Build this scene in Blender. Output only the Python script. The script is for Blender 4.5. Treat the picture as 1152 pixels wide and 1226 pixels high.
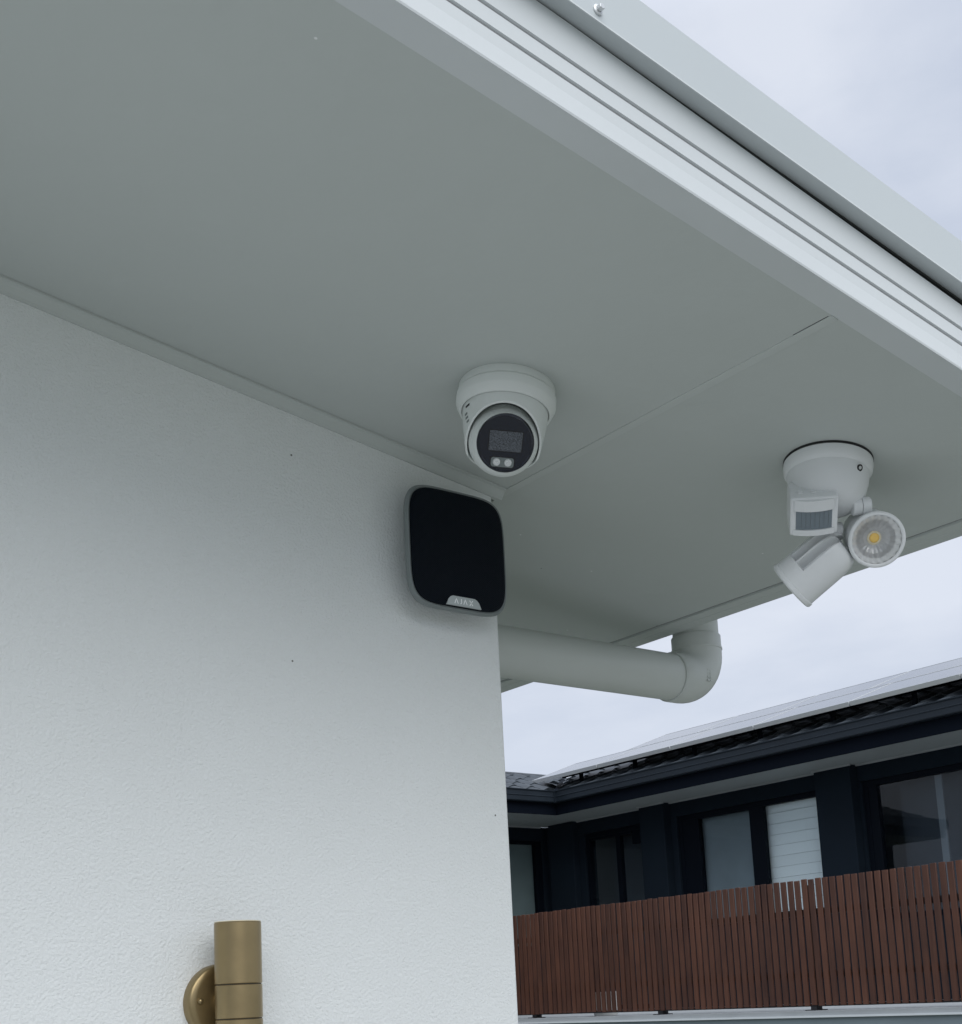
import bpy, bmesh, math, random
from mathutils import Matrix, Vector
R = math.radians
random.seed(7)
sc = bpy.context.scene
col = sc.collection
for o in list(bpy.data.objects):
    bpy.data.objects.remove(o)

# ------------------------------------------------------------------ camera
# the eye is the world origin; +X along the rendered wall, +Y into it, +Z up
cam_right = Vector((0.79581, -0.60365, -0.04783))
cam_up = Vector((-0.06310, -0.16130, 0.98489)).normalized()
cam_fwd = Vector((0.60231, 0.78073, 0.16645)).normalized()
cam_up = cam_right.cross(cam_fwd).normalized()
cam_right = cam_fwd.cross(cam_up).normalized()
cd = bpy.data.cameras.new('camera')
cam = bpy.data.objects.new('camera', cd)
col.objects.link(cam)
cam.matrix_world = Matrix((
    (cam_right.x, cam_up.x, -cam_fwd.x, 0),
    (cam_right.y, cam_up.y, -cam_fwd.y, 0),
    (cam_right.z, cam_up.z, -cam_fwd.z, 0),
    (0, 0, 0, 1)))
cd.sensor_fit = 'HORIZONTAL'
cd.sensor_width = 36
cd.lens = 36 * 1578.29 / 1152
cd.shift_y = 315.34 / 1152
cd.clip_start = 0.02
cd.clip_end = 5000
sc.camera = cam

# ------------------------------------------------------------------ world: overcast sky
SUN_EL, SUN_AZ = 46, 200     # azimuth measured from +Y clockwise
wd = bpy.data.worlds.new('World')
sc.world = wd
wd.use_nodes = True
nt = wd.node_tree
N = nt.nodes
N.clear()
def nd(t, tree=None, **k):
    n = (tree or nt).nodes.new(t)
    for a, b in k.items():
        setattr(n, a, b)
    return n
out = nd('ShaderNodeOutputWorld')
bg = nd('ShaderNodeBackground')
bg.inputs[1].default_value = 0.1
sky = nd('ShaderNodeTexSky', sky_type='NISHITA', sun_disc=False)
sky.sun_elevation = R(SUN_EL)
sky.sun_rotation = R(SUN_AZ)
tc = nd('ShaderNodeTexCoord')
mp = nd('ShaderNodeMapping')
mp.inputs['Scale'].default_value = (1, 1, 2.2)
mp.inputs['Location'].default_value = (3.3, 1.7, 0.4)
nz = nd('ShaderNodeTexNoise')
nz.inputs['Scale'].default_value = 2.6
nz.inputs['Detail'].default_value = 7
nz.inputs['Roughness'].default_value = 0.52
nz.inputs['Distortion'].default_value = 0.25
cr = nd('ShaderNodeValToRGB')
cr.color_ramp.elements[0].position = 0.38
cr.color_ramp.elements[0].color = (4.85, 5.4, 6.5, 1)
cr.color_ramp.elements[1].position = 0.62
cr.color_ramp.elements[1].color = (6.6, 7.0, 7.85, 1)
# cloud deck is brighter towards the zenith, as an overcast sky is
sep = nd('ShaderNodeSeparateXYZ')
mr = nd('ShaderNodeMapRange')
mr.inputs['From Min'].default_value = 0.62
mr.inputs['From Max'].default_value = 1.0
mr.inputs['To Min'].default_value = 1.0
mr.inputs['To Max'].default_value = 2.1
mul = nd('ShaderNodeVectorMath', operation='SCALE')
mix = nd('ShaderNodeMix', data_type='RGBA')
mix.inputs[0].default_value = 0.93
lk = nt.links.new
lk(tc.outputs['Generated'], mp.inputs[0]); lk(mp.outputs[0], nz.inputs[0])
lk(nz.outputs[0], cr.inputs[0])
lk(tc.outputs['Generated'], sep.inputs[0]); lk(sep.outputs[2], mr.inputs[0])
lk(cr.outputs[0], mul.inputs[0]); lk(mr.outputs[0], mul.inputs['Scale'])
lk(sky.outputs[0], mix.inputs[6]); lk(mul.outputs[0], mix.inputs[7])
lk(mix.outputs[2], bg.inputs[0]); lk(bg.outputs[0], out.inputs[0])

sl = bpy.data.lights.new('sun', 'SUN')
sl.energy = 2.0
sl.angle = R(62)
sl.color = (1.0, 0.99, 0.975)
so = bpy.data.objects.new('sun', sl)
col.objects.link(so)
sdir = Vector((math.sin(R(SUN_AZ)) * math.cos(R(SUN_EL)), math.cos(R(SUN_AZ)) * math.cos(R(SUN_EL)), math.sin(R(SUN_EL))))
so.rotation_euler = sdir.to_track_quat('Z', 'Y').to_euler()
so.location = sdir * 20

sc.view_settings.view_transform = 'Standard'
sc.view_settings.look = 'None'
sc.view_settings.exposure = 0.22
sc.view_settings.gamma = 1
sc.view_settings.use_curve_mapping = False

# ------------------------------------------------------------------ materials
def mat(name, rgb, rough=0.6, metal=0.0, spec=0.5, bump=None, vary=None, coat=0, rnd=0):
    """bump=(scale, distance[, detail]); vary=(scale, amount); rnd = per object brightness spread"""
    m = bpy.data.materials.new(name)
    m.use_nodes = True
    t = m.node_tree
    b = t.nodes['Principled BSDF']
    b.inputs['Base Color'].default_value = (*rgb, 1)
    b.inputs['Roughness'].default_value = rough
    b.inputs['Metallic'].default_value = metal
    b.inputs['Specular IOR Level'].default_value = spec
    b.inputs['Coat Weight'].default_value = coat
    b.inputs['Coat Roughness'].default_value = 0.08
    tcn = t.nodes.new('ShaderNodeTexCoord')
    colsock = None
    if vary:
        n = t.nodes.new('ShaderNodeTexNoise')
        n.inputs['Scale'].default_value = vary[0]
        n.inputs['Detail'].default_value = 6
        t.links.new(tcn.outputs['Object'], n.inputs[0])
        r = t.nodes.new('ShaderNodeMapRange')
        r.inputs['From Min'].default_value = 0.3
        r.inputs['From Max'].default_value = 0.7
        r.inputs['To Min'].default_value = 1 - vary[1]
        r.inputs['To Max'].default_value = 1 + vary[1]
        t.links.new(n.outputs[0], r.inputs[0])
        s = t.nodes.new('ShaderNodeVectorMath'); s.operation = 'SCALE'
        s.inputs[0].default_value = rgb
        t.links.new(r.outputs[0], s.inputs['Scale'])
        colsock = s.outputs[0]
        rr = t.nodes.new('ShaderNodeMapRange')
        rr.inputs['To Min'].default_value = max(0, rough - 0.08)
        rr.inputs['To Max'].default_value = min(1, rough + 0.08)
        t.links.new(n.outputs[0], rr.inputs[0])
        t.links.new(rr.outputs[0], b.inputs['Roughness'])
    if rnd:
        oi = t.nodes.new('ShaderNodeObjectInfo')
        r = t.nodes.new('ShaderNodeMapRange')
        r.inputs['To Min'].default_value = 1 - rnd
        r.inputs['To Max'].default_value = 1 + rnd
        t.links.new(oi.outputs['Random'], r.inputs[0])
        s = t.nodes.new('ShaderNodeVectorMath'); s.operation = 'SCALE'
        if colsock: t.links.new(colsock, s.inputs[0])
        else: s.inputs[0].default_value = rgb
        t.links.new(r.outputs[0], s.inputs['Scale'])
        colsock = s.outputs[0]
    if colsock:
        t.links.new(colsock, b.inputs['Base Color'])
    if bump:
        n = t.nodes.new('ShaderNodeTexNoise')
        n.inputs['Scale'].default_value = bump[0]
        n.inputs['Detail'].default_value = bump[2] if len(bump) > 2 else 4
        t.links.new(tcn.outputs['Object'], n.inputs[0])
        bp = t.nodes.new('ShaderNodeBump')
        bp.inputs['Distance'].default_value = bump[1]
        bp.inputs['Strength'].default_value = 1
        t.links.new(n.outputs[0], bp.inputs['Height'])
        t.links.new(bp.outputs[0], b.inputs['Normal'])
    return m

def specks(m, scale, size, rgb, amount=1.0, rot=(0, 0, 0)):
    """sparse little marks (fly spots, chips) mixed over a material's colour"""
    t = m.node_tree
    b = t.nodes['Principled BSDF']
    tcn = t.nodes.new('ShaderNodeTexCoord')
    v = t.nodes.new('ShaderNodeTexVoronoi')
    v.voronoi_dimensions = '2D'; v.inputs['Scale'].default_value = scale
    mpn = t.nodes.new('ShaderNodeMapping'); mpn.inputs['Rotation'].default_value = rot
    t.links.new(tcn.outputs['Object'], mpn.inputs[0]); t.links.new(mpn.outputs[0], v.inputs[0])
    lt = t.nodes.new('ShaderNodeMath'); lt.operation = 'LESS_THAN'
    lt.inputs[1].default_value = size
    t.links.new(v.outputs['Distance'], lt.inputs[0])
    w = t.nodes.new('ShaderNodeMath'); w.operation = 'GREATER_THAN'
    w.inputs[1].default_value = 0.84
    sp = t.nodes.new('ShaderNodeSeparateColor')
    t.links.new(v.outputs['Color'], sp.inputs[0])
    t.links.new(sp.outputs[0], w.inputs[0])
    mm = t.nodes.new('ShaderNodeMath'); mm.operation = 'MULTIPLY'
    t.links.new(lt.outputs[0], mm.inputs[0]); t.links.new(w.outputs[0], mm.inputs[1])
    m2 = t.nodes.new('ShaderNodeMath'); m2.operation = 'MULTIPLY'; m2.inputs[1].default_value = amount
    t.links.new(mm.outputs[0], m2.inputs[0])
    mx = t.nodes.new('ShaderNodeMix'); mx.data_type = 'RGBA'
    src = b.inputs['Base Color']
    if src.is_linked:
        t.links.new(src.links[0].from_socket, mx.inputs[6])
    else:
        mx.inputs[6].default_value = src.default_value
    mx.inputs[7].default_value = (*rgb, 1)
    t.links.new(m2.outputs[0], mx.inputs[0])
    t.links.new(mx.outputs[2], b.inputs['Base Color'])

def stucco():
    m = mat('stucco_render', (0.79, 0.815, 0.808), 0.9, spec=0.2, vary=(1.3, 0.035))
    t = m.node_tree
    b = t.nodes['Principled BSDF']
    tcn = t.nodes.new('ShaderNodeTexCoord')
    a = t.nodes.new('ShaderNodeTexNoise'); a.inputs['Scale'].default_value = 240; a.inputs['Detail'].default_value = 4; a.inputs['Roughness'].default_value = 0.62
    c = t.nodes.new('ShaderNodeTexNoise'); c.inputs['Scale'].default_value = 9; c.inputs['Detail'].default_value = 3
    t.links.new(tcn.outputs['Object'], a.inputs[0]); t.links.new(tcn.outputs['Object'], c.inputs[0])
    b1 = t.nodes.new('ShaderNodeBump'); b1.inputs['Distance'].default_value = 0.0033; b1.inputs['Strength'].default_value = 0.9
    b2 = t.nodes.new('ShaderNodeBump'); b2.inputs['Distance'].default_value = 0.004; b2.inputs['Strength'].default_value = 0.6
    t.links.new(a.outputs[0], b1.inputs['Height']); t.links.new(c.outputs[0], b2.inputs['Height'])
    t.links.new(b2.outputs[0], b1.inputs['Normal']); t.links.new(b1.outputs[0], b.inputs['Normal'])
    return m

def glass(name, tint=(1, 1, 1), rough=0.0, ior=1.5, extra=0.0):
    m = bpy.data.materials.new(name)
    m.use_nodes = True
    t = m.node_tree
    t.nodes.clear()
    o = t.nodes.new('ShaderNodeOutputMaterial')
    tr = t.nodes.new('ShaderNodeBsdfTransparent'); tr.inputs[0].default_value = (*tint, 1)
    gl = t.nodes.new('ShaderNodeBsdfGlossy'); gl.inputs['Roughness'].default_value = rough
    fr = t.nodes.new('ShaderNodeFresnel'); fr.inputs[0].default_value = ior
    ge = t.nodes.new('ShaderNodeNewGeometry')
    im = t.nodes.new('ShaderNodeMix'); im.inputs[2].default_value = ior; im.inputs[3].default_value = 1/ior
    t.links.new(ge.outputs['Backfacing'], im.inputs[0]); t.links.new(im.outputs[0], fr.inputs[0])
    ad = t.nodes.new('ShaderNodeMath'); ad.operation = 'ADD'; ad.use_clamp = True; ad.inputs[1].default_value = extra
    mx = t.nodes.new('ShaderNodeMixShader')
    t.links.new(fr.outputs[0], ad.inputs[0]); t.links.new(ad.outputs[0], mx.inputs[0])
    t.links.new(tr.outputs[0], mx.inputs[1]); t.links.new(gl.outputs[0], mx.inputs[2])
    t.links.new(mx.outputs[0], o.inputs[0])
    return m

def mesh_grille():
    m = mat('black_perforated_mesh', (0.004, 0.005, 0.008), 0.5, spec=0.10)
    t = m.node_tree
    b = t.nodes['Principled BSDF']
    tcn = t.nodes.new('ShaderNodeTexCoord')
    mpn = t.nodes.new('ShaderNodeMapping'); mpn.inputs['Rotation'].default_value = (0, R(45), 0)
    mpn.inputs['Scale'].default_value = (1, 0, 1)
    t.links.new(tcn.outputs['Object'], mpn.inputs[0])
    v = t.nodes.new('ShaderNodeTexVoronoi'); v.inputs['Scale'].default_value = 430; v.inputs['Randomness'].default_value = 0.0
    t.links.new(mpn.outputs[0], v.inputs[0])
    r = t.nodes.new('ShaderNodeMapRange')
    r.inputs['From Min'].default_value = 0.25; r.inputs['From Max'].default_value = 0.45
    t.links.new(v.outputs['Distance'], r.inputs[0])
    mx = t.nodes.new('ShaderNodeMix'); mx.data_type = 'RGBA'
    mx.inputs[6].default_value = (0.0008, 0.001, 0.0014, 1); mx.inputs[7].default_value = (0.006, 0.011, 0.019, 1)
    t.links.new(r.outputs[0], mx.inputs[0]); t.links.new(mx.outputs[2], b.inputs['Base Color'])
    bp = t.nodes.new('ShaderNodeBump'); bp.inputs['Distance'].default_value = 0.0006
    t.links.new(r.outputs[0], bp.inputs['Height']); t.links.new(bp.outputs[0], b.inputs['Normal'])
    return m

def timber():
    m = mat('oiled_hardwood', (0.05, 0.022, 0.014), 0.55, spec=0.35)
    t = m.node_tree
    b = t.nodes['Principled BSDF']
    tcn = t.nodes.new('ShaderNodeTexCoord')
    oi = t.nodes.new('ShaderNodeObjectInfo')
    rv = t.nodes.new('ShaderNodeVectorMath'); rv.operation = 'SCALE'; rv.inputs[0].default_value = (37, 53, 71)
    t.links.new(oi.outputs['Random'], rv.inputs['Scale'])
    ad = t.nodes.new('ShaderNodeVectorMath'); ad.operation = 'ADD'
    t.links.new(tcn.outputs['Object'], ad.inputs[0]); t.links.new(rv.outputs[0], ad.inputs[1])
    mpn = t.nodes.new('ShaderNodeMapping'); mpn.inputs['Scale'].default_value = (60, 60, 2.5)
    t.links.new(ad.outputs[0], mpn.inputs[0])
    n = t.nodes.new('ShaderNodeTexNoise'); n.inputs['Scale'].default_value = 1; n.inputs['Detail'].default_value = 5
    t.links.new(mpn.outputs[0], n.inputs[0])
    n2 = t.nodes.new('ShaderNodeTexNoise'); n2.inputs['Scale'].default_value = 3.2; n2.inputs['Detail'].default_value = 2
    t.links.new(ad.outputs[0], n2.inputs[0])
    cr = t.nodes.new('ShaderNodeValToRGB')
    cr.color_ramp.elements[0].position = 0.3; cr.color_ramp.elements[0].color = (0.036, 0.0155, 0.0115, 1)
    cr.color_ramp.elements[1].position = 0.72; cr.color_ramp.elements[1].color = (0.108, 0.044, 0.026, 1)
    mm = t.nodes.new('ShaderNodeMath'); mm.operation = 'ADD'
    m1 = t.nodes.new('ShaderNodeMath'); m1.operation = 'MULTIPLY'; m1.inputs[1].default_value = 0.35
    m2 = t.nodes.new('ShaderNodeMath'); m2.operation = 'MULTIPLY'; m2.inputs[1].default_value = 0.4
    m3 = t.nodes.new('ShaderNodeMath'); m3.operation = 'MULTIPLY_ADD'; m3.inputs[1].default_value = 0.20
    t.links.new(n.outputs[0], m1.inputs[0]); t.links.new(n2.outputs[0], m2.inputs[0])
    t.links.new(m1.outputs[0], mm.inputs[0]); t.links.new(m2.outputs[0], mm.inputs[1])
    m4 = t.nodes.new('ShaderNodeMath'); m4.operation = 'ADD'; m4.inputs[1].default_value = 0.3; t.links.new(oi.outputs['Random'], m4.inputs[0]); t.links.new(m4.outputs[0], m3.inputs[0]); t.links.new(mm.outputs[0], m3.inputs[2])
    t.links.new(m3.outputs[0], cr.inputs[0]); t.links.new(cr.outputs[0], b.inputs['Base Color'])
    return m

M = dict(
    stucco=stucco(),
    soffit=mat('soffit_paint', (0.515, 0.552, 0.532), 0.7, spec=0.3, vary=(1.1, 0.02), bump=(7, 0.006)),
    strip=mat('joiner_pvc', (0.53, 0.566, 0.548), 0.5, spec=0.4),
    steel=mat('prepainted_steel', (0.60, 0.633, 0.64), 0.42, spec=0.5, vary=(2.0, 0.03)),
    steel_cap=mat('prepainted_steel_cap', (0.50, 0.54, 0.55), 0.40, spec=0.5, vary=(2.0, 0.03)),
    groove=mat('groove_shade', (0.33, 0.33, 0.34), 0.7),  # darker tone paints the shade inside the fascia grooves
    dark=mat('shadow_gap', (0.02, 0.022, 0.022), 0.8),
    pvc=mat('painted_pvc', (0.58, 0.61, 0.585), 0.45, spec=0.4, vary=(5, 0.03)),
    camw=mat('camera_white', (0.72, 0.755, 0.735), 0.42, spec=0.45, vary=(20, 0.015)),
    floodw=mat('floodlight_white', (0.74, 0.76, 0.765), 0.38, spec=0.5, vary=(20, 0.015)),
    camb=mat('camera_black', (0.003, 0.006, 0.015), 0.14, spec=0.5),
    lensw=mat('speckled_lens_window', (0.085, 0.095, 0.11), 0.3, vary=(700, 0.9)),
    lampw=mat('clear_lamp_cover', (0.42, 0.44, 0.45), 0.15),
    lampc=mat('lamp_dome', (0.72, 0.74, 0.74), 0.12, coat=1),
    gasket=mat('black_rubber', (0.01, 0.01, 0.011), 0.6),
    grey=mat('grey_plastic', (0.19, 0.215, 0.215), 0.45, spec=0.4),
    badge=mat('badge_grey', (0.46, 0.50, 0.50), 0.4),
    letter=mat('badge_letters', (0.95, 0.96, 0.96), 0.4),
    mesh=mesh_grille(),
    brass=mat('aged_brass', (0.30, 0.23, 0.122), 0.34, metal=0.85, spec=0.5, vary=(30, 0.08)),
    pir=mat('sensor_lens', (0.16, 0.20, 0.23), 0.25, coat=0.6),
    chrome=mat('reflector', (0.86, 0.87, 0.87), 0.3, metal=0.45),
    led=mat('led_phosphor', (0.95, 0.62, 0.14), 0.35),
    ledring=mat('led_ring', (0.75, 0.68, 0.50), 0.4),
    clear=glass('clear_glass'),
    winglass=glass('window_glass', (0.95, 0.975, 0.985), 0.0, 1.30, 0.0),
    nwall=mat('charcoal_render', (0.0075, 0.013, 0.020), 0.8, spec=0.12, bump=(180, 0.0015), vary=(2, 0.12)),
    nframe=mat('black_aluminium', (0.003, 0.005, 0.009), 0.6, spec=0.08),
    ngutter=mat('charcoal_gutter', (0.0135, 0.020, 0.028), 0.5, spec=0.25, vary=(3, 0.1)),
    nfascia=mat('charcoal_fascia', (0.004, 0.0065, 0.012), 0.7, spec=0.06),
    nsoffit=mat('grey_soffit', (0.31, 0.34, 0.34), 0.7, vary=(2, 0.04)),
    ntile=mat('charcoal_tile', (0.036, 0.045, 0.054), 0.5, spec=0.5, vary=(9, 0.2), rnd=0.15),
    pane_backing=mat('reflected_boards', (0.80, 0.84, 0.84), 0.7, rnd=0.04),
    greyblind=mat('grey_blind', (0.17, 0.205, 0.225), 0.8, vary=(2, 0.1)),
    greenblind=mat('dull_green_blind', (0.15, 0.185, 0.18), 0.8, vary=(2, 0.1)),
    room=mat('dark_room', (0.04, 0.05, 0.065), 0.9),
    curtain=mat('dim_curtain', (0.11, 0.13, 0.15), 0.8),
    panel=mat('solar_glass', (0.012, 0.015, 0.028), 0.12, spec=0.6, coat=0.5),
    alu=mat('anodised_aluminium', (0.62, 0.64, 0.65), 0.35, metal=0.4),
    wood=timber(),
    post=mat('black_post', (0.012, 0.012, 0.014), 0.5),
    slab=mat('grey_slab_render', (0.33, 0.35, 0.36), 0.8, vary=(3, 0.08), bump=(120, 0.001)),
    slabtrim=mat('pale_drip_trim', (0.62, 0.66, 0.68), 0.5),
    bluegrey=mat('blue_grey_cladding', (0.19, 0.235, 0.26), 0.7, vary=(2, 0.06)),
    pot=mat('white_glazed_pot', (0.80, 0.80, 0.78), 0.3),
    soil=mat('potting_soil', (0.03, 0.022, 0.016), 0.95),
    concrete=mat('concrete', (0.27, 0.275, 0.265), 0.85, vary=(1.5, 0.12), bump=(60, 0.002)),
    lawn=mat('lawn_ground', (0.15, 0.16, 0.11), 0.95, vary=(0.7, 0.25), bump=(15, 0.03)),
)
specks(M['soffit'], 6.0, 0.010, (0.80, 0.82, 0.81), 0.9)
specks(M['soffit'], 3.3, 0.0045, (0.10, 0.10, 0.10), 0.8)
specks(M['stucco'], 3.0, 0.0045, (0.10, 0.10, 0.09), 0.9, (R(90), 0, 0))

# ------------------------------------------------------------------ mesh helpers
WM = {}
def thing(name, label, cat, loc=(0, 0, 0), rot=(0, 0, 0), group=None):
    o = bpy.data.objects.new(name, None)
    o.empty_display_size = 0.05
    col.objects.link(o)
    o.location = loc
    o.rotation_euler = rot
    o['label'] = label
    o['category'] = cat
    if group: o['group'] = group
    from mathutils import Euler
    WM[o] = Matrix.Translation(Vector(loc)) @ Euler(rot).to_matrix().to_4x4()
    return o

def root_of(o):
    while o.parent: o = o.parent
    return o

def obj(name, bm, m, parent=None, bevel=0, segs=2, smooth=None, world=True, label=None, kind=None):
    """one mesh object; world=True: coordinates are world ones, brought into the thing's own frame"""
    if parent is not None and world:
        bm.transform(WM[root_of(parent)].inverted())
    bmesh.ops.recalc_face_normals(bm, faces=bm.faces[:])
    me = bpy.data.meshes.new(name)
    bm.to_mesh(me)
    bm.free()
    me.materials.append(M[m] if isinstance(m, str) else m)
    if smooth is not None:
        for p in me.polygons: p.use_smooth = True
        me.set_sharp_from_angle(angle=R(smooth))
    o = bpy.data.objects.new(name, me)
    col.objects.link(o)
    if parent is not None: o.parent = parent
    if bevel:
        b = o.modifiers.new('bevel', 'BEVEL')
        b.width = bevel; b.segments = segs; b.limit_method = 'ANGLE'; b.angle_limit = R(35)
        b.harden_normals = False
        for p in me.polygons: p.use_smooth = True
        me.set_sharp_from_angle(angle=R(35))
    if label: o['label'] = label
    if kind: o['kind'] = kind
    return o

def box(bm, x0, x1, y0, y1, z0, z1, mtx=None):
    vs = [bm.verts.new(Vector(p)) for p in ((x0,y0,z0),(x1,y0,z0),(x1,y1,z0),(x0,y1,z0),(x0,y0,z1),(x1,y0,z1),(x1,y1,z1),(x0,y1,z1))]
    if mtx is not None:
        for v in vs: v.co = mtx @ v.co
    for f in ((0,3,2,1),(4,5,6,7),(0,1,5,4),(1,2,6,5),(2,3,7,6),(3,0,4,7)):
        bm.faces.new([vs[i] for i in f])
    return vs

def BX(*a, mtx=None):
    bm = bmesh.new(); box(bm, *a, mtx=mtx); return bm

def prism(bm, pts0, pts1):
    """closed solid between two matching polygons"""
    a = [bm.verts.new(Vector(p)) for p in pts0]
    b = [bm.verts.new(Vector(p)) for p in pts1]
    n = len(a)
    for i in range(n):
        j = (i + 1) % n
        bm.faces.new((a[i], a[j], b[j], b[i]))
    bm.faces.new(a[::-1]); bm.faces.new(b)

def lathe(bm, prof, seg=48, mtx=None, rfun=None):
    """prof: (r, z) list; r==0 closes to a point"""
    rings = []
    for r, z in prof:
        if r < 1e-6:
            rings.append([bm.verts.new(Vector((0, 0, z)))])
        else:
            rings.append([bm.verts.new(Vector(((rfun(i/seg*2*math.pi, r, z) if rfun else r)*math.cos(2*math.pi*i/seg),
                          (rfun(i/seg*2*math.pi, r, z) if rfun else r)*math.sin(2*math.pi*i/seg), z))) for i in range(seg)])
    for a, b in zip(rings, rings[1:]):
        for i in range(seg):
            j = (i + 1) % seg
            if len(a) == 1 and len(b) == 1: continue
            if len(a) == 1: bm.faces.new((a[0], b[i], b[j]))
            elif len(b) == 1: bm.faces.new((a[i], a[j], b[0]))
            else: bm.faces.new((a[i], a[j], b[j], b[i]))
    if mtx is not None:
        for ring in rings:
            for v in ring: v.co = mtx @ v.co

def frame(origin, z, x=None):
    """matrix whose local Z points along z"""
    z = Vector(z).normalized()
    x = Vector(x) if x is not None else (Vector((0, 0, 1)) if abs(z.z) < 0.9 else Vector((1, 0, 0)))
    x = (x - z * x.dot(z)).normalized()
    y = z.cross(x)
    m = Matrix(((x.x, y.x, z.x, origin[0]), (x.y, y.y, z.y, origin[1]), (x.z, y.z, z.z, origin[2]), (0, 0, 0, 1)))
    return m

def tube(bm, path, r, seg=32, cap=True):
    path = [Vector(p) for p in path]
    rs = r if isinstance(r, (list, tuple)) else [r] * len(path)
    prev = None; rings = []
    for i, p in enumerate(path):
        d = (path[min(i+1, len(path)-1)] - path[max(i-1, 0)]).normalized()
        if prev is None:
            ref = Vector((0, 1, 0)) if abs(d.y) < 0.9 else Vector((1, 0, 0))
            x = (ref - d * ref.dot(d)).normalized()
        else:
            x = (prev - d * prev.dot(d)).normalized()
        prev = x
        y = d.cross(x)
        rings.append([bm.verts.new(p + (x*math.cos(2*math.pi*k/seg) + y*math.sin(2*math.pi*k/seg))*rs[i]) for k in range(seg)])
    for a, b in zip(rings, rings[1:]):
        for k in range(seg):
            j = (k+1) % seg
            bm.faces.new((a[k], a[j], b[j], b[k]))
    if cap:
        bm.faces.new(rings[0][::-1]); bm.faces.new(rings[-1])

# raked soffit plane: n . p = HS
SL = 0.147311
SN = Vector((math.sin(SL), 0, math.cos(SL)))
SD = Vector((math.cos(SL), 0, -math.sin(SL)))
HS = 1.002288
def rp(u, y, k):
    """point u metres down the rake, at depth y, k metres above the soffit face"""
    return SD * u + Vector((0, y, 0)) + SN * (HS + k)
def u_at(x, k=0.0):
    return (x - SN.x * (HS + k)) / SD.x
def rbox(bm, x0, x1, y0, y1, k0, k1):
    """box lying in the raked plane, its ends plumb at x0 and x1"""
    prism(bm, [rp(u_at(x0, k), y, k) for y, k in ((y0,k0),(y1,k0),(y1,k1),(y0,k1))],
              [rp(u_at(x1, k), y, k) for y, k in ((y0,k0),(y1,k0),(y1,k1),(y0,k1))])
def zs(x, k=0.0):
    return (HS + k - SN.x * x) / SN.z

# ------------------------------------------------------------------ ground and terrace
o = obj('ground', BX(-400, 400, -400, 400, -3.4, -3.1), 'lawn'); o['kind'] = 'structure'
o = obj('terrace', BX(-9, 4.2, -7, 1.6, -3.096, -1.62), 'concrete'); o['kind'] = 'structure'  # unseen deck, added so bounced light reaches the soffit

# ------------------------------------------------------------------ the rendered house
CX, WY = 1.285, 1.6
house = thing('rendered_house', 'pale stucco house with a raked grey-green soffit and white metal roof edge', 'house', (CX, WY, -1.62))
bm = bmesh.new()
prism(bm, [(-7, WY, -1.62), (-7, WY+.25, -1.62), (-7, WY+.25, zs(-7)+.03), (-7, WY, zs(-7)+.03)],
          [(CX, WY, -1.62), (CX, WY+.25, -1.62), (CX, WY+.25, zs(CX)+.03), (CX, WY, zs(CX)+.03)])
obj('wall', bm, 'stucco', house, bevel=0.004, segs=3)
bm = bmesh.new()
prism(bm, [(CX-.25, WY+.252, -3.09), (CX-.001, WY+.252, -3.09), (CX-.001, 9, -3.09), (CX-.25, 9, -3.09)],
          [(CX-.25, WY+.252, zs(CX-.25)+.03), (CX-.001, WY+.252, zs(CX)+.03), (CX-.001, 9, zs(CX)+.03), (CX-.25, 9, zs(CX-.25)+.03)])
obj('wall', bm, 'stucco', house)
YF = 0.9287      # inner edge of the front fascia
XE = 1.8940      # inner edge of the end fascia
XO = 1.9470
XJ0, XJ1 = 1.3035, 1.3165
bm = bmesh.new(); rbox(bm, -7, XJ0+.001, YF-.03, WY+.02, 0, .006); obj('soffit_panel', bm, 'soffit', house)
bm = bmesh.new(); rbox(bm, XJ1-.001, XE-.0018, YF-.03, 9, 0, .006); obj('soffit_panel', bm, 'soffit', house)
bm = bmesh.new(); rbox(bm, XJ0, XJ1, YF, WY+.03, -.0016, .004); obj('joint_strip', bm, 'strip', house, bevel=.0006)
bm = bmesh.new(); rbox(bm, XJ0-.0007, XJ0+.0002, YF+.004, YF+.060, -.0004, .004); obj('joint_crack', bm, 'dark', house)
# quad moulding at the wall head: small profile run along the rake
qp = [(WY, 0.0), (WY-.017, 0.0), (WY-.017, -.003), (WY-.013, -.0042), (WY-.010, -.0065), (WY-.0045, -.013), (WY-.003, -.016), (WY, -.016)]
bm = bmesh.new()
prism(bm, [rp(u_at(-7, k), y, k-.0004) for y, k in qp], [rp(u_at(CX+.018, k), y, k-.0004) for y, k in qp])
obj('cornice_moulding', bm, 'soffit', house)
bm = bmesh.new()
q2 = [(CX+.001, 0.0), (CX+.018, 0.0), (CX+.018, -.003), (CX+.008, -.009), (CX+.004, -.016), (CX+.001, -.016)]
prism(bm, [(x, WY+.02, zs(x, k)) for x, k in q2], [(x, 9, zs(x, k)) for x, k in q2])
obj('cornice_moulding', bm, 'soffit', house)

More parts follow.
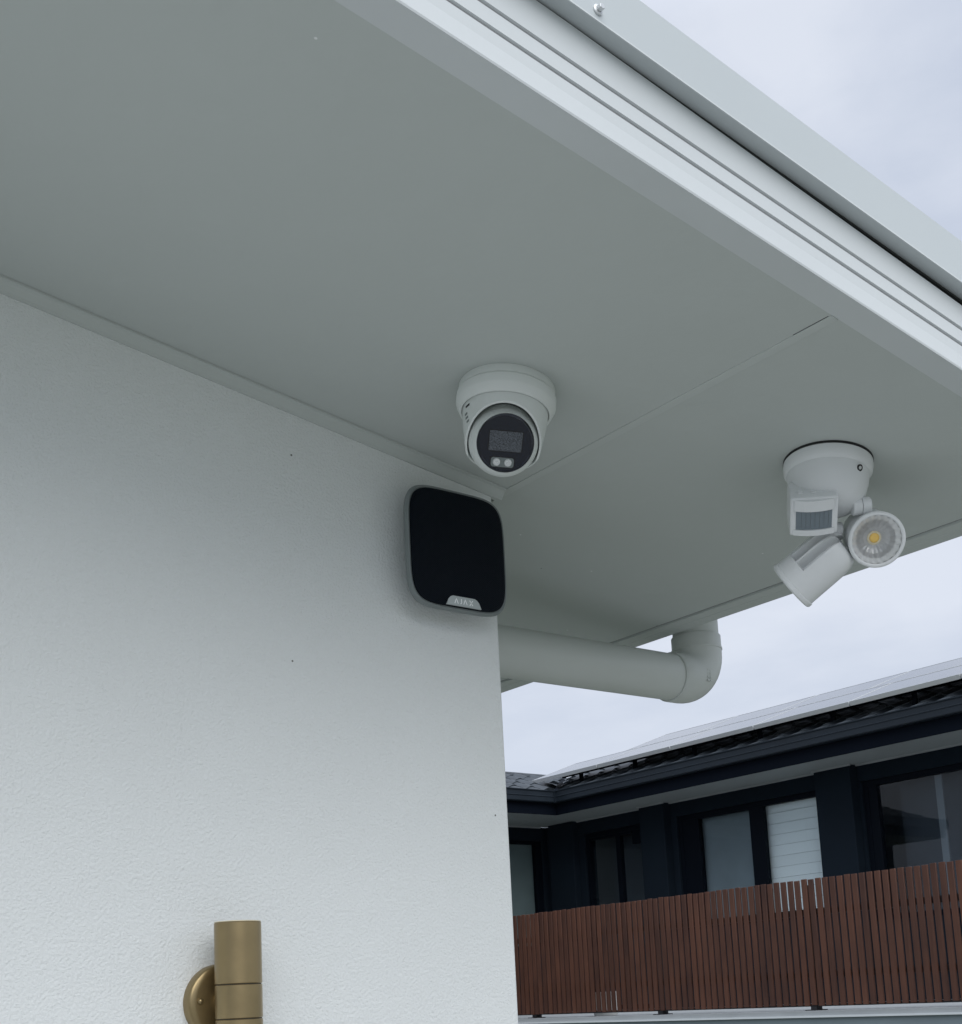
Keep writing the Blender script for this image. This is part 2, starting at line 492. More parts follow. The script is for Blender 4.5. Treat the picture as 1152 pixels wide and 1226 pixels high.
# front (raked) fascia: folded sheet profile in (y, k), run along the rake
yb = YF - .040
def fprof(top):
    return [(YF, 0.0), (yb, -.0020), (yb-.0008, .0002), (yb+.0004, .0205), (yb, .0342), (yb+.0035, .0350), (yb+.0035, .0392), (yb, .0400),
            (yb, .0580), (yb+.0035, .0588), (yb+.0035, .0628), (yb, .0636), (yb, top), (yb+.015, top), (yb+.015, .006), (YF, .004)]
XL, XR = -7, XO
def loft(bm, loops, cap0=True, cap1=True):
    L = [[bm.verts.new(Vector(p)) for p in lp] for lp in loops]
    for a, b in zip(L, L[1:]):
        n = len(a)
        for i in range(n): bm.faces.new((a[i], a[(i+1) % n], b[(i+1) % n], b[i]))
    if cap0: bm.faces.new(L[0])
    if cap1: bm.faces.new(L[-1][::-1])
bm = bmesh.new()
loft(bm, [[rp(u_at(x, k), y, k) for y, k in fprof(t)] for x, t in ((XL, .1055), (.85, .1055), (XR, .0925))])
obj('fascia_board', bm, 'steel', house)
for k0 in (.0352, .0590):
    bm = bmesh.new(); rbox(bm, XL, XR, yb+.0028, yb+.0034, k0, k0+.0038); obj('fascia_groove', bm, 'groove', house)
# dark plates painting the shade of the gap behind the fascia under the cap
bm = bmesh.new(); rbox(bm, XL, XR-.02, yb+.016, yb+.03, .02, .1035); rbox(bm, XL, XR-.005, yb+.0006, yb+.032, .1037, .1066); obj('cap_gap_shade', bm, 'dark', house)
# roof cap: underside flange, face, top
yc = yb - .020
bm = bmesh.new()
cp = [(yb+.03, .1100), (yc+.002, .1068), (yc, .1068), (yc, .172), (yc+.003, .1735), (yb+.10, .1765), (yb+.10, .150), (yb+.04, .113)]
prism(bm, [rp(u_at(XL, k), y, k) for y, k in cp], [rp(u_at(XO+.12, k), y, k) for y, k in cp])
cap = obj('roof_cap', bm, 'steel_cap', house)
# small return lip on the cap's lower edge
bm = bmesh.new()
rbox(bm, XL, XO+.12, yc-.0012, yc, .1068, .1084)
obj('cap_lip', bm, 'steel', cap)
def bolt(x, k, parent):
    base = rp(u_at(x, k), yc, k)
    bm = bmesh.new()
    f = frame(base, (0, -1, 0))
    lathe(bm, [(0, .0001), (.0062, .0001), (.0062, .0012), (.0050, .0022), (.0036, .0023)], 24, f)
    lathe(bm, [(.0036, .0020), (.0036, .0072), (.0030, .0078), (0, .0078)], 6, f)
    b = obj('bolt', bm, 'alu', parent, smooth=40)
bolt(.872, .121, cap); bolt(-0.35, .128, cap); bolt(1.95, .128, cap)
# roof sheet
bm = bmesh.new(); rbox(bm, -7, XO+.1, yb+.1, 9, .15, .172); obj('roof_sheet', bm, 'steel_cap', house)

# end (level) fascia: profile in (x, z), run along Y
ze = zs(XE)
ep = [(XE+.0005, ze+.004), (XE+.0015, ze-.0035), (XE+.020, ze-.0062), (XE+.0215, ze-.0048), (XE+.024, ze-.0065), (XO-.002, ze-.0085), (XO, ze-.0065), (XO, ze+.15), (XO-.012, ze+.15), (XO-.012, ze+.01)]
bm = bmesh.new()
prism(bm, [(x, YF-.038, z) for x, z in ep], [(x, 9, z) for x, z in ep])
obj('end_fascia', bm, 'strip', house)
bm = bmesh.new(); box(bm, XE-.0016, XE+.0004, YF, 9, ze+.0006, ze+.02); obj('shadow_gap', bm, 'dark', house)
bm = bmesh.new(); rbox(bm, XE-.02, XO-.013, YF, 9, .0175, .020); obj('gap_shade', bm, 'dark', house)  # dark sheet closing the gap from above, painting its shade
# box gutter outside the end fascia
gz = ze + .058
gp = [(XO+.001, gz), (XO+.115, gz), (XO+.120, gz+.10), (XO+.132, gz+.104), (XO+.132, gz+.112), (XO+.116, gz+.112), (XO+.112, gz+.004), (XO+.004, gz+.004), (XO+.004, gz+.095), (XO+.001, gz+.095)]
bm = bmesh.new(); prism(bm, [(x, .80, z) for x, z in gp], [(x, 9, z) for x, z in gp]); obj('gutter', bm, 'steel', house)
bm = bmesh.new(); box(bm, XO+.001, XO+.118, .797, .8, gz-.001, gz+.105); obj('gutter_end', bm, 'steel', house)

# ------------------------------------------------------------------ downpipe
PX, PY, PZ, PR = 2.003, 1.838, .628, .0478
pipe = thing('downpipe', 'fat pale round downpipe elbowing from the far gutter back behind the rendered wall', 'downpipe', (PX, PY, gz))
bm = bmesh.new(); tube(bm, [(PX, PY, gz+.003), (PX, PY, PZ+.070)], PR, 48); obj('vertical_pipe', bm, 'pvc', pipe, smooth=40)
bm = bmesh.new(); tube(bm, [(CX+.001, PY, PZ), (PX-.070, PY, PZ)], PR, 48); obj('horizontal_pipe', bm, 'pvc', pipe, smooth=40)
ER = .058
path = [(PX-.088, PY, PZ), (PX-.086, PY, PZ), (PX-ER, PY, PZ)]
for i in range(1, 13):
    a = i/13*math.pi/2
    path.append((PX-ER+ER*math.sin(a), PY, PZ+ER-ER*math.cos(a)))
path += [(PX, PY, PZ+ER), (PX, PY, PZ+.093), (PX, PY, PZ+.095)]
bm = bmesh.new(); tube(bm, path, [.0502]+[.0515]*(len(path)-2)+[.0502], 48)
elb = obj('elbow', bm, 'pvc', pipe, smooth=40)
for cpt, ax in (((PX, PY, PZ+.066), (0, 0, 1)),):
    bm = bmesh.new(); lathe(bm, [(.0505, -.0025), (.0530, -.0018), (.0530, .0018), (.0505, .0025)], 48, frame(cpt, ax))
    obj('elbow_ring', bm, 'pvc', elb, smooth=40)
bm = bmesh.new(); lathe(bm, [(.0478, 0), (.0515, 0), (.0515, .012), (.0478, .014)], 48, frame((CX+.001, PY, PZ), (1, 0, 0)))
obj('wall_collar', bm, 'pvc', pipe, smooth=40)
# moulded size mark on the elbow
fm = frame((PX-.022, PY-.0512, PZ+.0), (0, -1, 0), (0, 0, 1))
bm = bmesh.new()
for i in range(4):
    for j in range(2):
        box(bm, -.013+i*.007, -.009+i*.007, -.005+j*.007, -.0005+j*.007, -.002, .0006, mtx=fm)
obj('moulded_mark', bm, 'pvc', elb)

# ------------------------------------------------------------------ dome security camera
cc = Vector((1.12, 1.348, zs(1.12)))
tur = thing('security_camera', 'white turret security camera with black face on the soffit above the siren', 'security camera', cc, (0, SL, 0))
Rt = WM[tur].to_3x3()
def loc_dir(v): return (Rt.inverted() @ Vector(v)).normalized()
bm = bmesh.new()
lathe(bm, [(0, .0005), (.0680, .0005), (.0688, -.001), (.0690, -.0115), (.0680, -.0122), (.0680, -.0132), (.0702, -.0140), (.0708, -.0150), (.0708, -.0262), (.0700, -.0280), (.0655, -.0375), (.0635, -.0390), (.0620, -.039), (.0615, -.034), (0, -.034)], 96)
obj('base_ring', bm, 'camw', tur, smooth=30, world=False)
SCZ = -.0800
sd = loc_dir(-(cam_fwd*1.0) - cam_right*(-.085) - cam_up*.10 - Vector((0, 0, .0)) + cam_right*(.0))
# direction to the eye from the camera, nudged a little right and down
toeye = (-cc - Rt @ Vector((0, 0, SCZ))).normalized()
dW = (toeye + cam_right*.10 - cam_up*.11).normalized()
sd = loc_dir(dW)
ctr = Vector((0, 0, SCZ))
bm = bmesh.new()
lathe(bm, [(.0608, -.033), (.0603, -.045), (.0582, -.062), (.0555, -.078), (.0535, -.090), (.0518, -.099), (.0500, -.1015), (.0488, -.100), (.0510, -.088), (.0530, -.076), (.0560, -.060), (.0580, -.045), (.0585, -.033)], 128)
hW = Vector((toeye.x, toeye.y, 0)).normalized() + cam_right*.06
cn = (loc_dir(hW)*.60 + Vector((0, 0, -.80))).normalized()
cpt_ = Vector((0, 0, -.0935))
bmesh.ops.bisect_plane(bm, geom=bm.verts[:]+bm.edges[:]+bm.faces[:], plane_co=cpt_, plane_no=cn, clear_outer=True)
es = [e for e in bm.edges if e.is_boundary]
ret = bmesh.ops.holes_fill(bm, edges=es, sides=0)
obj('shell', bm, 'camw', tur, smooth=35, world=False)
fb = frame(ctr, sd, loc_dir(cam_up*1.0 + cam_right*.06))
RB = .0496
bm = bmesh.new()
pr = []
amax = math.acos(.0345/RB)
pr = [(0, -RB)] + [(RB*math.sin(a), -RB*math.cos(a)) for a in [math.pi*i/30 for i in range(1, 30)] if a < math.pi-math.asin(.0402/RB)-.02]
rr = .0402; zz = math.sqrt(RB*RB-rr*rr)
pr += [(rr, zz), (rr-.0006, zz-.0015), (0, zz-.0015)]
lathe(bm, pr, 96, fb)
ball = obj('ball', bm, 'camw', tur, smooth=40, world=False)
bm = bmesh.new()
lathe(bm, [(0, zz-.001), (.0396, zz-.001), (.0396, zz+.0008), (.0375, zz+.0016), (.0365, zz+.0010), (0, zz+.0010)], 96, fb)
face = obj('face', bm, 'camb', tur, smooth=30, world=False)
def rrect(bm, w, h, r, z0, z1, mtx, cx=0, cy=0, n=6):
    pts = []
    for sx, sy, a0 in ((1, 1, 0), (-1, 1, 90), (-1, -1, 180), (1, -1, 270)):
        for i in range(n+1):
            a = R(a0 + 90*i/n)
            pts.append((cx+sx*(w/2-r)+r*math.cos(a), cy+sy*(h/2-r)+r*math.sin(a)))
    prism(bm, [mtx @ Vector((p[0], p[1], z0)) for p in pts], [mtx @ Vector((p[0], p[1], z1)) for p in pts])
# local x of fb is "up", local y is to the left of the face seen from the front
bm = bmesh.new(); rrect(bm, .0292, .0480, .002, zz+.0008, zz+.0014, fb, cx=.0025, cy=.000); obj('window_surround', bm, 'gasket', face, world=False)
bm = bmesh.new(); rrect(bm, .0268, .0455, .001, zz+.0008, zz+.0019, fb, cx=.0025, cy=.000); obj('lens_window', bm, 'lensw', face, world=False)
bm = bmesh.new(); rrect(bm, .0150, .0345, .004, zz+.0008, zz+.0014, fb, cx=-.0262, cy=.002); obj('lamp_surround', bm, 'gasket', face, world=False)
bm = bmesh.new(); rrect(bm, .0130, .0320, .0035, zz+.0008, zz+.0020, fb, cx=-.0262, cy=.002); lc = obj('lamp_cover', bm, 'grey', face, world=False)
for cy in (.0100, -.0060):
    bm = bmesh.new()
    f2 = fb @ Matrix.Translation((-.0262, cy, zz+.0018))
    lathe(bm, [(.0054, 0), (.0054, .0006), (.0046, .0018), (.0040, .0010), (.0022, .0008), (.0012, .0020), (0, .0022)], 24, f2)
    obj('lamp', bm, 'lampc', face, smooth=50, world=False)
# small moulded marks on the left cheek of the shell
mk = loc_dir(-cam_right*1.0 - cam_fwd*.45)
for i, (kz, ln) in enumerate(((-.046, .010), (-.056, .007), (-.062, .007), (-.068, .006))):
    a = math.atan2(mk.y, mk.x) + (0.10 if i == 0 else -.02+.03*i)
    r_ = .0604 - (abs(kz)-.045)*.13 if kz > -.062 else .0582-(abs(kz)-.062)*.17
    f3 = frame(Vector((r_*math.cos(a), r_*math.sin(a), kz)), (math.cos(a), math.sin(a), -.1), (0, 0, 1))
    obj('shell_mark', BX(-.0014, .0014, -ln/2, ln/2, -.001, .0004, mtx=f3), 'camb' if i == 0 else 'grey', tur, world=False)

# ------------------------------------------------------------------ siren on the wall
sx0, sx1, szb, szt = 1.0800, 1.2690, .5835, .7795
scx, scz = (sx0+sx1)/2, (szb+szt)/2
siren = thing('alarm_siren', 'square black mesh-faced alarm siren with rounded corners on the wall corner', 'siren', (scx, WY, scz))
def sq(w, h, e, y, n=72, cx=scx, cz=scz):
    pts = []
    for i in range(n):
        a = 2*math.pi*i/n
        c, s_ = math.cos(a), math.sin(a)
        # rounded square: blend of a superellipse and straight-ish sides
        pts.append((cx + w/2*math.copysign(abs(c)**(2/e), c), y, cz + h/2*math.copysign(abs(s_)**(2/e), s_)))
    return pts
def loft(bm, loops, cap0=True, cap1=True):
    L = [[bm.verts.new(Vector(p)) for p in lp] for lp in loops]
    for a, b in zip(L, L[1:]):
        n = len(a)
        for i in range(n): bm.faces.new((a[i], a[(i+1) % n], b[(i+1) % n], b[i]))
    if cap0: bm.faces.new(L[0])
    if cap1: bm.faces.new(L[-1][::-1])
W_, H_ = sx1-sx0, szt-szb
E_ = 5.2
bm = bmesh.new()
loft(bm, [sq(W_-.056, H_-.056, E_, WY-.0005), sq(W_-.050, H_-.050, E_, WY-.018), sq(W_-.030, H_-.030, E_, WY-.027), sq(W_-.010, H_-.010, E_, WY-.033), sq(W_-.002, H_-.002, E_, WY-.038), sq(W_, H_, E_, WY-.042),
          sq(W_-.002, H_-.002, E_, WY-.0460), sq(W_-.006, H_-.006, E_, WY-.0485), sq(W_-.0095, H_-.0095, E_, WY-.0470)])
obj('body', bm, 'grey', siren, smooth=40)
bm = bmesh.new()
loft(bm, [sq(W_-.0112, H_-.0112, E_, WY-.046), sq(W_-.0118, H_-.0118, E_, WY-.0492), sq(W_-.020, H_-.020, E_, WY-.0508), sq(W_-.05, H_-.05, E_*.9, WY-.0518), sq(W_-.11, H_-.11, 3.5, WY-.0525)])
obj('mesh_face', bm, 'mesh', siren, smooth=60)
# badge tab with the maker's letters
bx, bw, bh = 1.1775, .066, .0150
bz = szb + .0072
def tab(y, g=0):
    pts = []
    for i in range(17):
        t = i/16
        x = -1 + 2*t
        z = min(1.0, (1-abs(x)**2.2)*1.75)**.6
        pts.append((bx + x*(bw/2-g), y, bz + z*(bh-g)))
    return pts
bm = bmesh.new(); loft(bm, [tab(WY-.048), tab(WY-.0526), tab(WY-.0530, .0008)])
badge = obj('badge', bm, 'badge', siren, smooth=40)
def strokes(segs, x0, w=.0013):
    bm = bmesh.new()
    for (xa, za, xb, zb) in segs:
        a = Vector((x0+xa, WY-.0532, bz+.0030+za)); b = Vector((x0+xb, WY-.0532, bz+.0030+zb))
        d = (b-a).normalized(); n = Vector((d.z, 0, -d.x))*w/2
        dy = Vector((0, -.0003, 0)); up = Vector((0, .0003, 0))
        prism(bm, [a-n+up, a+n+up, a+n+dy, a-n+dy], [b-n+up, b+n+up, b+n+dy, b-n+dy])
    return bm
hL = .0080
Ls = [[(-.0032, 0, 0, hL), (0, hL, .0032, 0)],
      [(.0012, hL, .0012, .0018), (.0012, .0018, .0002, .0004), (.0002, .0004, -.0012, .0002)],
      [(-.0032, 0, 0, hL), (0, hL, .0032, 0)],
      [(-.0030, 0, .0030, hL), (-.0030, hL, .0030, 0)]]
for sg, x0 in zip(Ls, (bx-.0150, bx-.0066, bx+.0018, bx+.0132)):
    obj('letter', strokes(sg, x0), 'letter', badge)

# ------------------------------------------------------------------ floodlight with sensor
fc = Vector((1.595, 1.168, zs(1.595)))
fl = thing('security_floodlight', 'white twin-head floodlight with motion sensor near the far end of the soffit', 'floodlight', fc, (0, SL, 0))
Rf = WM[fl].to_3x3(); Ri = WM[fl].inverted()
def ldir(v): return (Rf.inverted() @ Vector(v)).normalized()
bm = bmesh.new(); lathe(bm, [(0, .0005), (.0665, .0005), (.0668, -.0030), (.064, -.0032), (0, -.0032)], 72)
obj('gasket', bm, 'gasket', fl, smooth=40, world=False)
bm = bmesh.new()
lathe(bm, [(0, -.003), (.0650, -.003), (.0662, -.0045), (.0665, -.012), (.0655, -.019), (.0635, -.0225), (.0615, -.024), (.0595, -.040), (.0560, -.054), (.0500, -.066), (.0420, -.075), (.0300, -.081), (.015, -.083), (0, -.083)], 96)
base = obj('base', bm, 'floodw', fl, smooth=28, world=False)
# webs moulded on the bowl towards the sensor and the arms
def web(p0, p1, r0, r1, name='web', seg=24):
    bm = bmesh.new(); tube(bm, [p0, (Vector(p0)+Vector(p1))/2, p1], [r0, (r0+r1)/2, r1], seg)
    return obj(name, bm, 'floodw', fl, smooth=40, world=False)
web((-.026, -.002, -.030), (-.024, .006, -.078), .030, .020, 'sensor_neck')
# cover screw with its recess
sdir_ = Vector((-.1, -.93, -.35)).normalized()
bm = bmesh.new(); lathe(bm, [(0, -.004), (.0050, -.004), (.0052, .0012), (.0044, .0014), (0, .0010)], 24, frame((-.0030, -.0600, -.0335), sdir_))
scw = obj('screw_recess', bm, 'gasket', base, smooth=40, world=False)
bm = bmesh.new(); lathe(bm, [(0, 0), (.0028, 0), (.0026, .0012), (0, .0014)], 16, frame((-.0030, -.0606, -.0335), sdir_))
obj('screw', bm, 'alu', base, smooth=40, world=False)

# motion sensor: side profile (a forward, b up), width w
sf = Ri.to_3x3() @ Vector((-.52, -.46, -.74)).normalized()
su = Ri.to_3x3() @ Vector((0.02, -.03, 1))
fm = frame((-.0364, -.0025, -.0960), sf, su)      # local x up, y = z cross x, z forward
SWD = .0345
def sprof(w, pts):
    return [fm @ Vector((b_, w, a_)) for a_, b_ in pts]
prf = [(-.048, -.026), (.004, -.034), (.0085, -.032), (.0095, -.027), (.0095, .025), (.0085, .0275), (-.048, .0275)]
bm = bmesh.new(); prism(bm, sprof(-SWD, prf), sprof(SWD, prf))
sensor = obj('sensor', bm, 'floodw', fl, bevel=.0045, segs=4, world=False)
# curved brow, lens and lip: arcs swept across the width
def arcband(b0, b1, w, front, sag, name, m, parent, n=20, back=.0):
    bm = bmesh.new()
    f0 = []; f1 = []
    for i in range(n+1):
        t = -1+2*i/n
        f0.append((front+sag*(1-t*t), t*w))
    lo = [fm @ Vector((b0, y, z)) for z, y in f0] + [fm @ Vector((b0, w, back)), fm @ Vector((b0, -w, back))]
    hi = [fm @ Vector((b1, y, z)) for z, y in f0] + [fm @ Vector((b1, w, back)), fm @ Vector((b1, -w, back))]
    prism(bm, lo, hi)
    return obj(name, bm, m, parent, smooth=30, world=False)
arcband(.0075, .0245, .0285, .0102, .0060, 'brow', 'floodw', sensor)
lens = arcband(-.0225, .0073, .0262, .0097, .0035, 'sensor_lens', 'pir', sensor)
arcband(-.0315, -.0228, .0300, .0102, .0060, 'lip', 'floodw', sensor)
for t in (-.8, -.55, -.3, -.05, .2, .45, .7):
    y = t*.0262; z = .0097+.0035*(1-t*t)
    bm = bmesh.new()
    prism(bm, [fm @ Vector((-.0203, y-.0005, z-.001)), fm @ Vector((-.0203, y+.0005, z-.001)), fm @ Vector((-.0203, y, z+.0005))],
              [fm @ Vector((.0061, y-.0005, z-.001)), fm @ Vector((.0061, y+.0005, z-.001)), fm @ Vector((.0061, y, z+.0005))])
    obj('lens_rib', bm, 'grey', lens, world=False)
kn = (Vector((-.0095, 0, .0135))).normalized()
kn3 = fm.to_3x3() @ Vector((1, 0, .02)).normalized()
for y in (-.019, 0, .019):
    p = fm @ Vector((.0277, y, -.010))
    bm = bmesh.new(); lathe(bm, [(0, -.001), (.0046, -.001), (.0046, .0010), (.0038, .0016), (.0030, .0008), (0, .0008)], 20, frame(p, kn3))
    k = obj('dial', bm, 'floodw', sensor, smooth=40, world=False)
    bm = bmesh.new(); box(bm, -.0007, .0007, -.003, .003, 0, .0014, mtx=frame(p, kn3)); obj('pointer', bm, 'grey', k, world=False) if False else bm.free()

# lamp heads: local +z is the shining direction, origin at the middle of the glass
HR = .0415
def head_bm():
    prof = [(.016, -.096), (.027, -.0945), (.0340, -.089), (.0375, -.081), (.0390, -.070), (.0394, -.062), (.0396, -.050), (.0397, -.040), (.0398, -.030), (.0400, -.018), (.0402, -.006),
            (.0402, -.0045), (.0415, -.0040), (.0420, -.0010), (.0418, .0020), (.0400, .0040), (.0378, .0042), (.0362, .0030), (.0358, .0005)]
    slots = [(R(58), R(80)), (R(87), R(112))]
    def rf(a, r, z):
        if -.095 < z < -.029:
            for s0, s1 in slots:
                if s0 < a < s1: return max(.010, r-.022)
                if s0+math.pi < a < s1+math.pi: return max(.010, r-.022)
        return r
    bm = bmesh.new()
    # short extra rings so that slot ends are crisp
    pp = []
    for i, q in enumerate(prof):
        pp.append(q)
        pass; 
        if abs(q[1]+.030) < 1e-6: pp += [(.0398, -.0292), (.0398, -.0288)]
    lathe(bm, [(0, -.096)]+pp, 160, None, rf)
    return bm
def make_head(origin, d, roll, name='lamp_head'):
    d = Vector(d).normalized()
    m = frame(origin, d, Vector((0, 0, 1))) @ Matrix.Rotation(roll, 4, 'Z')
    bm = head_bm(); bm.transform(m)
    h = obj(name, bm, 'floodw', fl, smooth=32, world=False)
    # stepped faceted reflector
    bm = bmesh.new()
    pr = []
    n = 4
    for i in range(n+1):
        t = i/n
        r = .0095 + (.0350-.0095)*t
        z = -.0200 + .0195*t**1.6
        pr.append((r, z))
        lathe(bm, pr, 44, m, lambda a_, r_, z_: r_*(1+.035*(round(a_/(2*math.pi)*44) % 2)))
    obj('reflector', bm, 'chrome', h, world=False)
    bm = bmesh.new(); lathe(bm, [(0, -.0205), (.0105, -.0205), (.0105, -.0190), (.0088, -.0185), (0, -.0185)], 32, m); obj('led_ring', bm, 'ledring', h, smooth=40, world=False)
    bm = bmesh.new(); lathe(bm, [(0, -.0184), (.0074, -.0184), (.0070, -.0174), (.004, -.0168), (0, -.0166)], 32, m); obj('led', bm, 'led', h, smooth=60, world=False)
    bm = bmesh.new(); lathe(bm, [(0, .0010), (.0358, .0010)], 48, m); obj('lens_glass', bm, 'clear', h, world=False)
    return h, m
eye = Ri @ Vector((0, 0, 0))
h1 = Vector((.0548, -.0468, -.1249))
d1 = (eye-h1).normalized() + Vector((.7942, -.6037, .0695))*.20 - Vector((-.207, -.1613, .965))*.14
make_head(h1, d1, R(60))
h2 = Vector((.0166, .0801, -.1731)); h2b = Vector((.037, .0109, -.1244))
make_head(h2, h2-h2b, R(190))
# arms: stem, pivot barrel, clevis on the head
def arm(p0, p1, p2, axis, r=.0085):
    bm = bmesh.new(); tube(bm, [p0, (Vector(p0)*.5+Vector(p1)*.5), p1], [.0105, .0078, .0075], 24)
    a = obj('arm', bm, 'floodw', fl, smooth=40, world=False)
    m = frame(p1, axis)
    for s_, w in ((-1, .0135), (1, .0135)):
        bm = bmesh.new()
        lathe(bm, [(0, .0004*s_), (.0125, .0004*s_), (.0130, .0014*s_), (.0130, (w-.0016)*s_), (.0118, w*s_), (0, w*s_)], 32, m)
        obj('pivot', bm, 'floodw', a, smooth=35, world=False)
    bm = bmesh.new(); tube(bm, [p1, p2], [.0105, .0125], 24); obj('clevis', bm, 'floodw', a, smooth=40, world=False)
d1n = d1.normalized()
arm((.018, -.018, -.040), (.0328, -.0352, -.0740), h1-d1n*.040+Vector((0, 0, .022)), Vector((.7942, -.6037, .0695))*.95+Vector((-.207, -.1613, .965))*.1)
arm((.020, .016, -.060), (.0340, .0180, -.0960), h2b+Vector((0, .004, .014)), Vector((.7942, -.6037, .0695)))

# ------------------------------------------------------------------ wall sconce
kx, ky, kr = .7835, 1.5425, .0300
sc_ = thing('wall_sconce', 'aged brass cylinder wall light low on the stucco wall', 'wall light', (kx, WY, .0105))
zt, z1_, z2_, zbm = .1108, .0320, -.0112, -.0898
def cyl(z0, z1, name, top=False):
    bm = bmesh.new()
    g = .0005
    pr = [(0 if not top else kr-.0022, z0+g), (kr-.0009, z0+g), (kr, z0+.0014), (kr, z1-.0014), (kr-.0009, z1-g), (0 if not top else kr-.0022, z1-g)]
    if top:
        pr = [(0, z0+g), (kr-.0009, z0+g), (kr, z0+.0014), (kr, z1-.0008), (kr-.0008, z1), (kr-.0022, z1), (kr-.0026, z1-.0010), (kr-.0026, z1-.018), (0, z1-.018)]
        if z1 < 0:
            a_, b_ = z0, z1
            pr = [(r, a_+b_-z) for r, z in pr]
    lathe(bm, pr, 72, Matrix.Translation((kx, ky, 0)))
    return obj(name, bm, 'brass', sc_, smooth=30)
ub = cyl(z1_, zt, 'upper_tube', True)
cyl(z2_, z1_, 'middle_band')
cyl(zbm, z2_, 'lower_tube', True)
bm = bmesh.new(); lathe(bm, [(kr-.0012, z1_-.001), (kr-.0012, z1_+.001)], 48, Matrix.Translation((kx, ky, 0))); lathe(bm, [(kr-.0012, z2_-.001), (kr-.0012, z2_+.001)], 48, Matrix.Translation((kx, ky, 0)))
obj('joint_ring', bm, 'dark', sc_)
bm = bmesh.new(); lathe(bm, [(.0280, zt+.0001), (kr-.0004, zt+.0001), (kr-.0004, zt+.0011), (.0280, zt+.0011)], 60, Matrix.Translation((kx, ky, 0)))
obj('pale_gasket', bm, 'ledring', sc_, smooth=40)
bm = bmesh.new()
lathe(bm, [(0, -.0002), (.0500, -.0002), (.0500, .0140), (.0490, .0165), (.0465, .0180), (.0400, .0186), (0, .0190)], 96, frame((kx, WY, .0105), (0, -1, 0)))
pl = obj('back_plate', bm, 'brass', sc_, smooth=50)
bm = bmesh.new(); lathe(bm, [(0, 0), (.0170, 0), (.0170, .030), (0, .030)], 32, frame((kx, WY-.018, .0105), (0, -1, 0))); obj('stem', bm, 'brass', sc_, smooth=40)
for dx in (-.0350, .0350):
    bm = bmesh.new()
    lathe(bm, [(0, -.001), (.0040, -.001), (.0040, .0008), (.0034, .0034), (.0020, .0046), (0, .0049)], 24, frame((kx+dx, WY-.0185, .0130 if dx < 0 else .0080), (0, -1, 0)))
    obj('screw', bm, 'brass', pl, smooth=50)

# ------------------------------------------------------------------ dark house across the way
FX, FZ = 11.10, 2.29          # fascia line and soffit height
NW = 11.80                    # wall face
NY = 12.83                    # inner corner of the eaves
nh = thing('dark_house', 'charcoal two-winged house with tiled roof behind the slatted balcony screen', 'house', (NW, NY, -3.1))
def nb(name, m, *a, parent=None, **k): return obj(name, BX(*a), m, parent or nh, **k)
# walls of the right wing, cut round its openings
nb('wall', 'nwall', NW, NW+.2, 3.2, 13.879, 2.10, FZ-.002)            # head band
nb('wall', 'nwall', NW, NW+.2, 3.2, 13.879, -3.1, -.29)               # storey below
nb('wall', 'nwall', NW+.001, NW+.2, 11.38, 11.92, -.288, 2.098)
nb('wall', 'nwall', NW+.001, NW+.2, 8.62, 9.10, -.288, 2.098)
nb('wall', 'nwall', NW+.001, NW+.2, 13.10, 13.879, -.288, 2.098)
nb('wall', 'nwall', NW+.001, NW+.2, 9.101, 11.379, -.288, .70)
nb('wall', 'nwall', NW+.001, NW+.2, 3.2, 5.6, -.288, 2.098)
# piers standing proud
nb('pillar', 'nwall', NW-.12, NW-.001, 11.48, 11.91, -.23, FZ-.004, bevel=.006)
nb('pillar', 'nwall', NW-.12, NW-.001, 8.66, 9.14, -.23, FZ-.004, bevel=.006)
nb('pillar', 'nwall', NW-.10, NW-.001, 13.22, 13.72, -.23, FZ-.004, bevel=.006)
def window(y0, y1, z0, z1, panes, xw=NW):
    """dark frame with panes; panes: (y0, y1, z0, z1, backing material, backing setback)"""
    bm = bmesh.new()
    t = .06
    box(bm, xw+.03, xw+.11, y0+.002, y0+t, z0+.002, z1-.002); box(bm, xw+.03, xw+.11, y1-t, y1-.002, z0+.002, z1-.002)
    box(bm, xw+.03, xw+.11, y0+t, y1-t, z1-t, z1-.002); box(bm, xw+.03, xw+.11, y0+t, y1-t, z0+.002, z0+t)
    f = obj('window_frame', bm, 'nframe', nh)
    edges = sorted([(p[0], p[1]) for p in panes])
    prev = y0+t
    for a, b in edges + [(y1-t, y1-t)]:
        if a-prev > .012:
            obj('sash', BX(xw+.035, xw+.10, prev+.001, a-.001, z0+t+.001, z1-t-.001), 'nframe', f)
        prev = b
    for p in panes:
        if p[3] < z1-t-.01:
            obj('sash', BX(xw+.037, xw+.098, p[0], p[1], p[3]+.001, z1-t-.001), 'nframe', f)
        obj('pane', BX(xw+.06, xw+.066, p[0], p[1], max(p[2], z0+t), p[3]), 'winglass', f)
        if p[4]:
            nbk = obj('pane_backing', BX(xw+p[5], xw+p[5]+.01, p[0]-.04, p[1]+.04, max(p[2], z0+t)-.02, p[3]+.03), p[4], f)
    return f
w1 = window(9.10, 11.38, .70, 2.098, [(10.24, 11.05, .70, 2.025, 'greyblind', .15), (9.13, 10.035, .76, 2.03, None, .1)])
